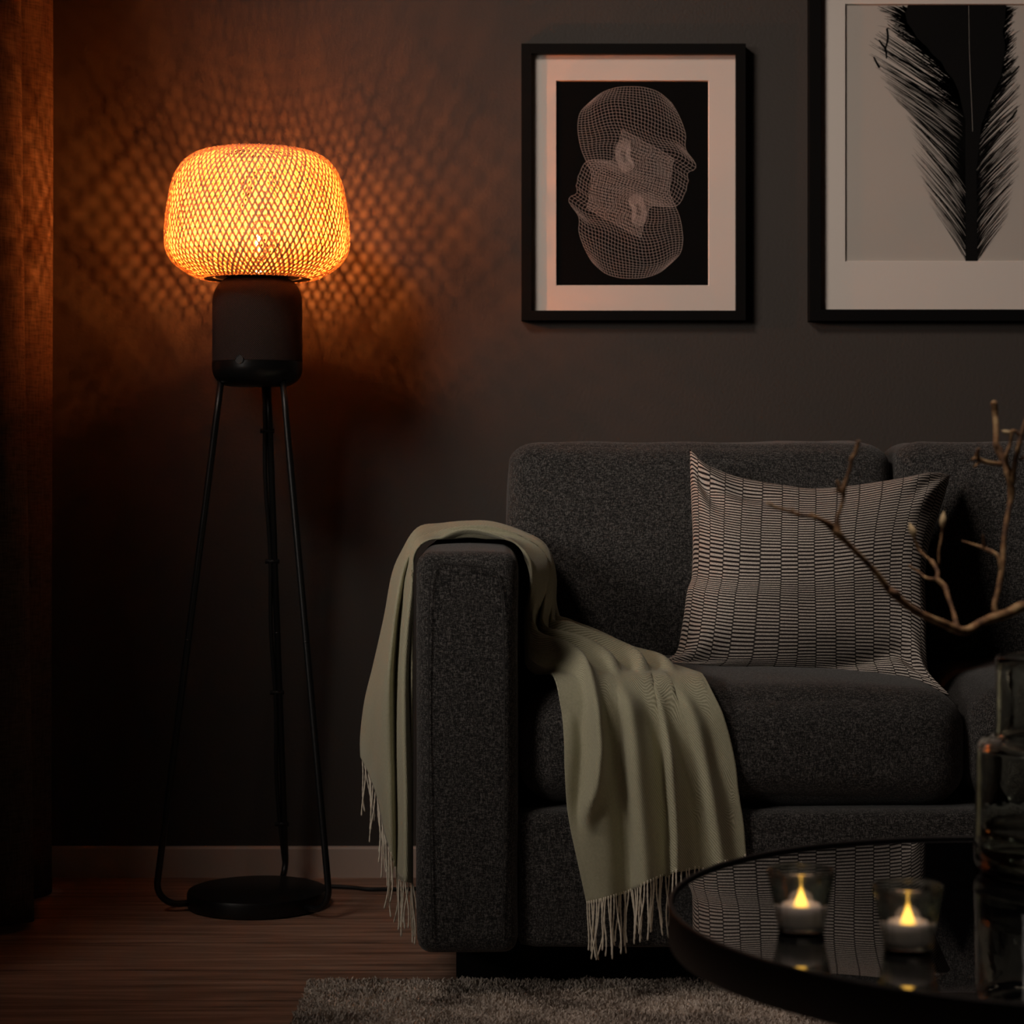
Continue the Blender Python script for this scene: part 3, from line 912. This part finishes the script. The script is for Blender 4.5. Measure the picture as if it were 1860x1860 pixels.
for s in range(NS_):
    row = []
    for u in range(NU_):
        px, py, d = cols[u][s]
        st = s/SPAN
        for (ry, rx, amp, wd, t0, t1) in FOLDS:
            left = rx[0] < 900 
            if left and st > 7.5: continue
            if (not left) and st < 14.5: continue
            if py < t0-20 or py > t1+30: continue
            x = interp(ry, rx, py)
            k = math.exp(-((px-x)/wd)**2)*smooth01((py-t0+20)/60)*smooth01((t1+30-py)/60)
            d -= amp*k*(1.15 if left else 1.35)
        p = P(px, py, d)
        p += noise.noise_vector(Vector((p.x*9, p.y*9, p.z*5)))*.0035
        uu = u/(NU_-1)
        e1 = smooth01((st-12.0)/1.5)*smooth01((18.3-st)/1.5)
        if e1 > 0:
            sh = .05*math.sin(st*1.3)
            p.z += .016*math.exp(-((uu-.80)/.10)**2-((st-14.3)/.55)**2)
            p.z += e1*sum(a*math.exp(-((uu-c-sh)/w_)**2) for c, a, w_ in ((.0,.006,.06),(.14,-.006,.06),(.30,.022,.055),(.42,-.006,.05),(.52,.018,.05),(.64,-.008,.03),(.72,.020,.04),(.80,-.006,.04),(.89,.016,.045)))
        e2 = smooth01((st-5.0)/1.5)*smooth01((13.0-st)/1.5)
        if e2 > 0:
            sh = .05*math.sin(st*.9)
            lift = e2*sum(a*math.exp(-((uu-c-sh)/w_)**2) for c, a, w_ in ((.06,.010,.07),(.22,-.004,.05),(.40,.013,.07),(.54,-.003,.04),(.66,.012,.06),(.80,-.002,.04),(.93,.010,.07)))
            k9 = smooth01((st-8)/3)
            p.z += lift*(1-.4*k9); p.x += lift*(k9-.35)
        p = rbox_push(p, ARM[0], ARM[1], .022, .012)
        if st > 12:
            p = rbox_push(p, (SEAT[0][0]-.0,SEAT[0][1]-.012,.279), (SEAT[1][0],3.7,.460), .055, .010)
            p = rbox_push(p, (BASE[0][0],BASE[0][1]-.004,BASE[0][2]), BASE[1], .014, .008)
        if st > 17.5:
            p = rbox_push(p, (SEAT[0][0], 2.988, .078), (SEAT[1][0], 3.7, .460), .055, .004)
        row.append(p)
    pts3.append(row)
# relax a little to remove creases left by pushing
for it in range(2):
    new = [[p.copy() for p in r] for r in pts3]
    for s in range(1, NS_-1):
        for u in range(1, NU_-1):
            new[s][u] = pts3[s][u]*.6 + (pts3[s-1][u]+pts3[s+1][u]+pts3[s][u-1]+pts3[s][u+1])*.1
    pts3 = new
bv = []; bf = []; buv = []
for s in range(NS_):
    for u in range(NU_):
        bv.append(pts3[s][u]); buv.append((u/(NU_-1)*.75, s/(NS_-1)*1.7))
for s in range(NS_-1):
    for u in range(NU_-1):
        a = s*NU_+u; bf.append((a, a+1, a+NU_+1, a+NU_))
bl = mesh_obj('throw_blanket', bv, bf, M['blanket'], None, True, buv)
tag(bl, 'sage green wool throw with cream fringe, draped over the sofa arm and seat front', 'blanket')
sd = bl.modifiers.new('thick', 'SOLIDIFY'); sd.thickness = .0030; sd.offset = 0
# fringe
def tassel(p0, length, rs, lean_=(0,0)):
    pts = []; n = 9
    ph = rs.uniform(0, 6.28); am = rs.uniform(.001,.005)
    dx = rs.gauss(0,.006)+lean_[0]; dy = rs.gauss(0,.003)+lean_[1]
    for i in range(n+1):
        t = i/n
        pts.append((p0.x + dx*t + am*math.sin(ph+t*4)*t, p0.y + dy*t - .001 + am*.5*math.cos(ph+t*5)*t, p0.z+.004 - length*t))
    pts = catmull(pts, 3)
    rad = [.00125*(1+.18*math.sin(i*2.1)) for i in range(len(pts))]
    rad[-2] *= 1.5; rad[-1] *= .7
    return MB().tube(pts, rad, 6)
rs = random.Random(11)
nt_ = 36
for k in range(nt_):
    u = (k+.5+rs.uniform(-.3,.3))/nt_*(NU_-1); i = int(u); t = u-i
    p = pts3[0][i].lerp(pts3[0][min(i+1,NU_-1)], t)
    tassel(p, rs.uniform(.072,.096), rs, (rs.uniform(-.002,.006),0)).build('fringe_tassel', M['yarn'], bl)
nt_ = 52
for k in range(nt_):
    u = (k+.5+rs.uniform(-.3,.3))/nt_*(NU_-1); i = int(u); t = u-i
    p = pts3[-1][i].lerp(pts3[-1][min(i+1,NU_-1)], t)
    tassel(p, rs.uniform(.070,.092), rs).build('fringe_tassel', M['yarn'], bl)

# ================================================================ throw pillow
top = [(1253,816,3.40),(1290,848,3.375),(1350,872,3.36),(1420,886,3.36),(1480,893,3.36),(1560,886,3.37),(1640,872,3.39),(1690,862,3.41),(1726,863,3.44)]
bot = [(1190,1201,3.33),(1235,1214,3.27),(1300,1224,3.24),(1400,1229,3.225),(1480,1231,3.22),(1560,1234,3.21),(1630,1240,3.19),(1680,1250,3.15),(1727,1264,3.09)]
lef = [(1190,1201,3.33),(1226,1190,3.29),(1240,1130,3.28),(1247,1080,3.29),(1256,1050,3.30),(1258,980,3.32),(1256,930,3.34),(1254,880,3.37),(1253,816,3.40)]
rig = [(1727,1264,3.09),(1690,1228,3.17),(1683,1180,3.20),(1682,1120,3.23),(1680,1060,3.26),(1686,1000,3.30),(1700,950,3.34),(1716,900,3.39),(1726,863,3.44)]
NP = 72
def res(pts):
    c = catmull([tuple(P(*p)) for p in pts], 16)
    m = len(c)-1
    out = []
    for k in range(NP+1):
        x = k/NP*m; i = min(int(x), m-1); out.append(Vector(c[i]).lerp(Vector(c[i+1]), x-i))
    return out
T, B_, L_, R_ = res(top), res(bot), res(lef), res(rig)
front = {}; pv = []; pf = []; puv = []
pn = (R_[NP//2]-L_[NP//2]).cross(T[NP//2]-B_[NP//2]).normalized()
if pn.y > 0: pn = -pn
for sidei in (0, 1):
    for j in range(NP+1):
        v_ = j/NP
        for i in range(NP+1):
            u_ = i/NP
            base = B_[i]*(1-v_)+T[i]*v_+L_[j]*(1-u_)+R_[j]*u_ - (B_[0]*(1-u_)*(1-v_)+B_[-1]*u_*(1-v_)+T[0]*(1-u_)*v_+T[-1]*u_*v_)
            q = (1-(2*u_-1)**2); w = (1-(2*v_-1)**2)
            infl = (max(q*w,0))**.50
            th = .078 if sidei == 0 else -.060
            p = base + pn*th*infl
            # creases running in from the corners
            wr = 0
            ed = min(q, w)
            for (cu, cv_, am) in ((0,1,.010),(1,1,.007),(0,0,.008),(1,0,.010)):
                du, dv = u_-cu, v_-cv_
                rr = math.hypot(du,dv); an = math.atan2(dv,du)
                wr += am*math.sin(an*9+cu*2)*math.exp(-((rr-.16)/.13)**2)
            wr += .004*noise.noise(Vector((u_*5, v_*5, sidei)))
            # horizontal crease below the sagging top edge and one in the lower right
            wr -= .012*math.exp(-((v_-.90+.10*abs(u_-.15))/.030)**2)*smooth01((u_-.02)/.1)*smooth01((.42-u_)/.2)
            wr -= .014*math.exp(-(((v_-.10)-(u_-.62)*.35)/.035)**2)*math.exp(-((u_-.66)/.12)**2)
            p += pn*wr*min(1, infl*2)*(1 if sidei == 0 else -1)
            pv.append(p); puv.append((u_, v_))
n1 = NP+1
for sidei in (0,1):
    o_ = sidei*n1*n1
    for j in range(NP):
        for i in range(NP):
            a = o_+j*n1+i
            q = (a, a+1, a+n1+1, a+n1)
            pf.append(q if sidei == 0 else q[::-1])
pil = mesh_obj('throw_pillow', pv, pf, M['pillow'], None, True, puv)
bm = bmesh.new(); bm.from_mesh(pil.data)
bmesh.ops.remove_doubles(bm, verts=bm.verts, dist=.0003); bm.to_mesh(pil.data); bm.free()
tag(pil, 'square throw pillow in dark and light woven stripe blocks leaning on sofa back', 'pillow')

# ================================================================ coffee table
TZ = .3485
TX, TY, TR = .532, 1.998, .381
tab = thing('coffee_table', 'round black coffee table with mirror-like glass top and raised rim', 'coffee table', (TX,TY,0))
MB().lathe([(0,TZ-.005),(TR-.006,TZ-.005),(TR-.006,TZ),(0,TZ)], (TX,TY,0), 128, cap=False).build('glass_top', M['tabletop'], tab, angle=.5)
rp_ = [(TR-.0045,TZ-.006),(TR-.0045,TZ+.0022),(TR-.0036,TZ+.0034),(TR-.0009,TZ+.0034),(TR,TZ+.0022),(TR,TZ-.034),(TR-.001,TZ-.036),(TR-.02,TZ-.036),(TR-.02,TZ-.034),(TR-.004,TZ-.032),(TR-.004,TZ-.006)]
MB().lathe(rp_, (TX,TY,0), 160, closed=True).build('tray_rim', M['tray'], tab, angle=.6)
MB().lathe([(0,TZ-.012),(TR-.005,TZ-.012),(TR-.005,TZ-.006),(0,TZ-.006)], (TX,TY,0), 96, cap=False).build('tray_base', M['tray'], tab, angle=.5)
for k in range(4):
    a = PI/4+k*PI/2
    c = Vector((TX+.25*math.cos(a), TY+.25*math.sin(a), 0))
    MB().tube([c+Vector((0,0,.0125)), c+Vector((0,0,.03)), c+Vector((0,0,TZ-.012))], .010, 14).build('leg', M['tray'], tab)

# ---------------- glass votives with LED tealights
def votive(px, d, label, clabel):
    x = (px-CX)*d/F
    H = .0575; rb, rt = .0215, .0312
    g = thing('tealight_holder', label, 'candle holder', (x,d,TZ), 'glass tealight holders')
    outer = [(rb,.0072)] + [(rb+(rt-rb)*t, .0072+(H-.0092)*t) for t in (.25,.5,.75,1)] + [(rt-.0004,H-.0006),(rt-.0013,H),(rt-.0024,H-.0012)]
    inner = [(rb+(rt-rb)*t-.0022, .0072+(H-.0092)*t) for t in (.9,.75,.5,.25,0)]
    MB().lathe(outer+inner, (x,d,TZ), 64, cap=False).build('glass_cup', M['thin'], g, angle=.7)
    MB().lathe([(0,0),(rb-.003,0),(rb-.0005,.0015),(rb+.0002,.0070),(rb-.002,.0072),(0,.0072)], (x,d,TZ), 64, cap=False).build('glass_base', M['glass'], g, angle=.9)
    MB().tube([(x+(rt-.0011)*math.cos(2*PI*k/48), d+(rt-.0011)*math.sin(2*PI*k/48), TZ+H) for k in range(49)], .0013, 10, False).build('glass_rim', M['glass'], g)
    c = thing('led_candle', clabel, 'candle', (x,d,TZ+.0075), 'candles in the glass holders')
    r = .0175; h = .0195; z = TZ+.0075
    MB().lathe([(0,0),(r-.001,0),(r,.001),(r,h-.0015),(r-.0005,h-.0004),(r-.0018,h),(r-.003,h-.001),(.0058,h-.003),(0,h-.003)], (x,d,z), 48, cap=False).build('candle_body', M['wax'], c, angle=.8)
    fp = [(0,0),(.0042,.0004),(.0050,.0035),(.0047,.0062),(.0038,.0092),(.0025,.0122),(.0012,.0150),(.0005,.0164),(0,.0170)]
    MB().lathe(catmull(fp,3), (x,d,z+h-.003), 24, cap=False).build('flame_tip', M['flame'], c)
    return g
votive(1455, 1.903, 'clear tapered glass holder on the table, farther of the two, left', 'small white tealight candle with amber flame in the farther left glass holder')
votive(1649, 1.832, 'clear tapered glass holder on the table, nearer of the two, beside the vase', 'small white tealight candle with amber flame in the nearer right glass holder')

# ---------------- vase
VD = 2.174; VX = (1924-CX)*VD/F
vz = TZ
vas = thing('glass_vase', 'stepped greenish recycled glass vase holding a bare branch, on the coffee table', 'vase', (VX,VD,vz))
out = [(0,0),(.070,0),(.080,.003),(.0865,.010),(.0875,.022),(.0865,.05),(.0858,.09),(.0855,.122),(.0835,.134),(.0775,.1405),(.0705,.143),(.0668,.147),(.0655,.155),(.0652,.19),(.0652,.222),(.0645,.2262),(.0632,.2275),(.0618,.226)]
inn = [(.0608,.220),(.0605,.19),(.0608,.155),(.062,.146),(.066,.1395),(.074,.136),(.0795,.130),(.0808,.12),(.0812,.09),(.0818,.05),(.0822,.024),(.080,.015),(.072,.010),(0,.009)]
MB().lathe(catmull(out,3)+catmull(inn,3), (VX,VD,vz), 96, cap=False).build('glass_body', M['vase'], vas)
wt = MB().lathe([(0,.0095),(.071,.0105),(.079,.0158),(.0814,.0245),(.0812,.040),(.0811,.0500),(.078,.0492),(0,.049)], (VX,VD,vz), 96, cap=False).build('water', M['water'])
tag(wt, 'shallow clear water in the bottom of the glass vase', 'water')

# ---------------- magnolia branch
def B(x, y, d): return P(1360+x/3.72, 700+y/3.72, d)
def branch(pts, r0, parent, name='twig', seed=0):
    """pts: (crop x, crop y, depth, radius in crop px)"""
    c = catmull(pts, 7)
    ps = []; rd = []
    for i, q in enumerate(c):
        p = B(q[0], q[1], q[2]); r = q[3]/3.72*q[2]/F
        r *= 1 + .16*noise.noise(Vector((i*.45, seed, 0)))
        ps.append(p); rd.append(max(r, .0006))
    ps.append(ps[-1] + (ps[-1]-ps[-2]).normalized()*rd[-1]*.7); rd.append(rd[-1]*.4)
    return MB().tube(ps, rd, 12).build(name, M['bark'], parent)
br = thing('magnolia_branch', 'bare knobbly brown branch with pale buds standing in the glass vase', 'branch', (VX,VD,vz+.012))
stem = branch([(2020,3360,2.20,30),(2040,2900,2.19,32),(2070,2300,2.185,34),(2110,1750,2.18,36),(2090,1560,2.175,38),(2020,1500,2.17,40),(1930,1490,2.165,39),(1860,1492,2.16,38),(1815,1505,2.155,36),(1750,1540,2.15,35),(1680,1562,2.14,36),
        (1600,1590,2.13,30),(1540,1620,2.12,30),(1470,1660,2.11,31),(1400,1648,2.10,31),(1320,1612,2.09,27),(1220,1570,2.08,25),(1120,1520,2.07,26),(1040,1462,2.06,26),
        (970,1400,2.05,30),(940,1372,2.05,24),(880,1290,2.04,20),(800,1200,2.03,19),(740,1140,2.02,19),(660,1060,2.01,19),(605,1005,2.0,28),(560,955,2.0,27),(500,915,1.99,18),(430,885,1.985,16),(380,880,1.985,12),(330,872,1.98,16),(300,860,1.98,13),(230,840,1.975,11),(170,820,1.97,11),(128,795,1.965,9)], 1, br, 'stem', 1)
branch([(600,975,2.0,26),(600,900,2.0,15),(622,830,2.0,12),(640,760,2.0,13),(645,690,2.0,17),(665,620,2.0,11),(685,560,2.0,11),(695,500,2.0,15),(722,450,2.0,13),(742,380,2.0,16)], 1, br, 'twig', 2)
branch([(630,735,2.0,14),(612,700,2.0,14),(600,650,2.0,12)], 1, br, 'twig', 3)
branch([(605,710,2.0,9),(580,715,2.0,6)], 1, br, 'twig', 3.5)
branch([(300,860,1.98,11),(298,835,1.98,9)], 1, br, 'twig', 4)
branch([(430,880,1.985,12),(425,860,1.985,9)], 1, br, 'twig', 5)
branch([(1405,1640,2.10,22),(1385,1540,2.11,14),(1350,1440,2.12,14),(1325,1360,2.13,18),(1275,1310,2.135,16),(1275,1255,2.14,13),(1235,1185,2.15,15)], 1, br, 'twig', 6)
branch([(1275,1310,2.135,13),(1200,1300,2.15,9),(1140,1255,2.16,8),(1080,1215,2.17,5)], 1, br, 'twig', 7)
branch([(1240,1190,2.15,10),(1190,1150,2.155,7),(1150,1110,2.16,11),(1130,1060,2.16,9),(1110,1010,2.16,9)], 1, br, 'twig', 8)
branch([(1285,1205,2.14,9),(1285,1120,2.14,8),(1300,1050,2.14,10),(1312,960,2.14,10)], 1, br, 'twig', 9)
branch([(1675,1565,2.14,26),(1660,1490,2.14,19),(1690,1360,2.145,19),(1715,1200,2.15,18),(1722,1060,2.155,17),(1740,930,2.16,17),(1765,800,2.165,18),(1775,700,2.17,26),(1760,640,2.17,20),(1722,520,2.175,18),(1690,440,2.18,25),(1672,395,2.18,20),(1672,300,2.185,19),(1665,200,2.19,19),(1658,118,2.19,24)], 1, br, 'twig', 10)
branch([(1780,660,2.17,22),(1800,520,2.165,17),(1822,420,2.16,17),(1845,330,2.16,17),(1880,220,2.16,14),(1900,150,2.16,12)], 1, br, 'twig', 11)
branch([(1785,600,2.17,17),(1750,540,2.165,12),(1738,480,2.16,16),(1765,400,2.16,11),(1775,330,2.16,14)], 1, br, 'twig', 12)
branch([(1840,345,2.16,13),(1800,310,2.16,12),(1770,315,2.16,13)], 1, br, 'twig', 12.5)
branch([(1705,530,2.175,16),(1620,522,2.17,15),(1545,490,2.165,17),(1555,430,2.16,13)], 1, br, 'twig', 13)
branch([(1550,490,2.165,13),(1510,500,2.16,10)], 1, br, 'twig', 13.5)
branch([(1560,515,2.165,11),(1525,550,2.16,8)], 1, br, 'twig', 13.6)
branch([(1705,1250,2.148,14),(1680,1150,2.15,12),(1600,1105,2.16,13),(1540,1082,2.165,9),(1440,1050,2.17,6)], 1, br, 'twig', 14)
branch([(1590,1095,2.16,9),(1582,1010,2.155,6)], 1, br, 'twig', 15)
branch([(1835,500,2.165,12),(1880,480,2.16,10)], 1, br, 'twig', 16)
branch([(960,1395,2.05,20),(1000,1400,2.045,18),(1020,1420,2.045,14)], 1, br, 'twig', 17)
def bud(x, y, d, rw, rh, tilt):
    c = B(x,y,d); s = d/F/3.72
    dirv = Vector((math.sin(tilt), .1, math.cos(tilt))).normalized()
    pts = []; rd = []
    for k in range(13):
        t = k/12
        pts.append(c + dirv*(t-.5)*2*rh*s); rd.append(max(rw*s*math.sin(PI*min(1,t*1.0+.04))**.65*(1.05-.45*t), .0004))
    MB().tube(pts, rd, 12).build('bud', M['bud'], br)
bud(1104,975,2.16,28,52,-.35); bud(1313,905,2.14,26,56,.12); bud(1738,315,2.16,18,34,-1.3); bud(742,385,2.0,15,18,.1); bud(128,796,1.965,10,14,-.8)

# ================================================================ rug
RX0, RX1, RY0, RY1 = -.303, 1.9, 1.0, 3.098
rug = MB().box((RX0+.004,RY0+.004,0),(RX1,RY1-.003,.006)).build('rug', M['rug'], smooth=False)
tag(rug, 'low pile grey-brown rug on the wooden floor under the coffee table', 'rug')
tv = []; tf = []
def tuft(x, y, h, w, rr):
    a = rr.random()*6.283; lx, ly = math.cos(a)*w, math.sin(a)*w
    tx, ty = rr.gauss(0,.0022), rr.gauss(0,.0022)
    n = len(tv)
    z = .004
    tv.extend([(x-lx,y-ly,z),(x+lx,y+ly,z),(x+tx+lx*.7,y+ty+ly*.7,z+h*.8),(x+tx-lx*.7,y+ty-ly*.7,z+h*.8),(x+tx*1.5,y+ty*1.5,z+h)])
    tf.extend([(n,n+1,n+2,n+3),(n+3,n+2,n+4)])
rr = random.Random(3)
def patch(x0, x1, y0, y1, sp_, w):
    nx = int((x1-x0)/sp_); ny = int((y1-y0)/sp_)
    for i in range(nx):
        for j in range(ny):
            x = x0+(i+rr.random())*sp_; y = y0+(j+rr.random())*sp_
            h = .0085 + .0045*noise.noise(Vector((x*22,y*22,0))) + rr.uniform(-.0012,.0012)
            tuft(x, y, h, w, rr)
patch(RX0, .80, 2.70, RY1, .0034, .0017)
patch(RX0, RX1, RY0, 2.70, .0100, .0045)
patch(.80, RX1, 2.70, RY1, .0100, .0045)
pile = mesh_obj('rug_pile', tv, tf, M['rug'], rug, False)
pile['kind'] = 'stuff'

# ================================================================ lights
def area(name, loc, target, size, size_y, power, col, spread=180):
    l = bpy.data.lights.new(name, 'AREA'); l.shape = 'RECTANGLE'; l.size = size; l.size_y = size_y
    l.energy = power; l.color = col; l.spread = math.radians(spread)
    o = bpy.data.objects.new(name, l); COL.objects.link(o); o.location = loc
    o.rotation_euler = (Vector(target)-Vector(loc)).to_track_quat('-Z','Y').to_euler()
    return o
# unseen studio softbox as key high on the left, and dim dusk light through the window of the left wall
area('softbox_key', (-1.35,1.75,3.0), (.75,3.9,1.48), .75, .75, 9.0, (1.0,.84,.72), 74)
area('table_fill_light', (.15,1.85,3.05), (.35,2.1,.3), .25, .25, 1.35, (1.0,.80,.70), 36)  # fill added to brighten the candles and rug, no real fixture above
area('window_daylight', (XL+.05,.85,1.75), (-.2,3.2,1.05), 1.3, 1.0, 2.5, (1.0,.88,.78), 40)

w = bpy.data.worlds.new('world'); scene.world = w; w.use_nodes = True
w.node_tree.nodes['Background'].inputs[0].default_value = (.30,.34,.42,1)
w.node_tree.nodes['Background'].inputs[1].default_value = .02

# ================================================================ camera
cam = bpy.data.cameras.new('camera'); co = bpy.data.objects.new('camera', cam); COL.objects.link(co)
co.location = (0,0,EYE); co.rotation_euler = (PI/2,0,0)
cam.sensor_fit = 'HORIZONTAL'; cam.sensor_width = 36; cam.lens = F*36/1860
cam.shift_x = 0; cam.shift_y = -(930-HY)/1860
cam.clip_start = .05
cam.dof.use_dof = True; cam.dof.focus_distance = 3.2; cam.dof.aperture_fstop = 6.5
scene.camera = co
vs = scene.view_settings
vs.view_transform = 'Standard'; vs.look = 'None'; vs.gamma = 1; vs.exposure = 0
vs.use_curve_mapping = False
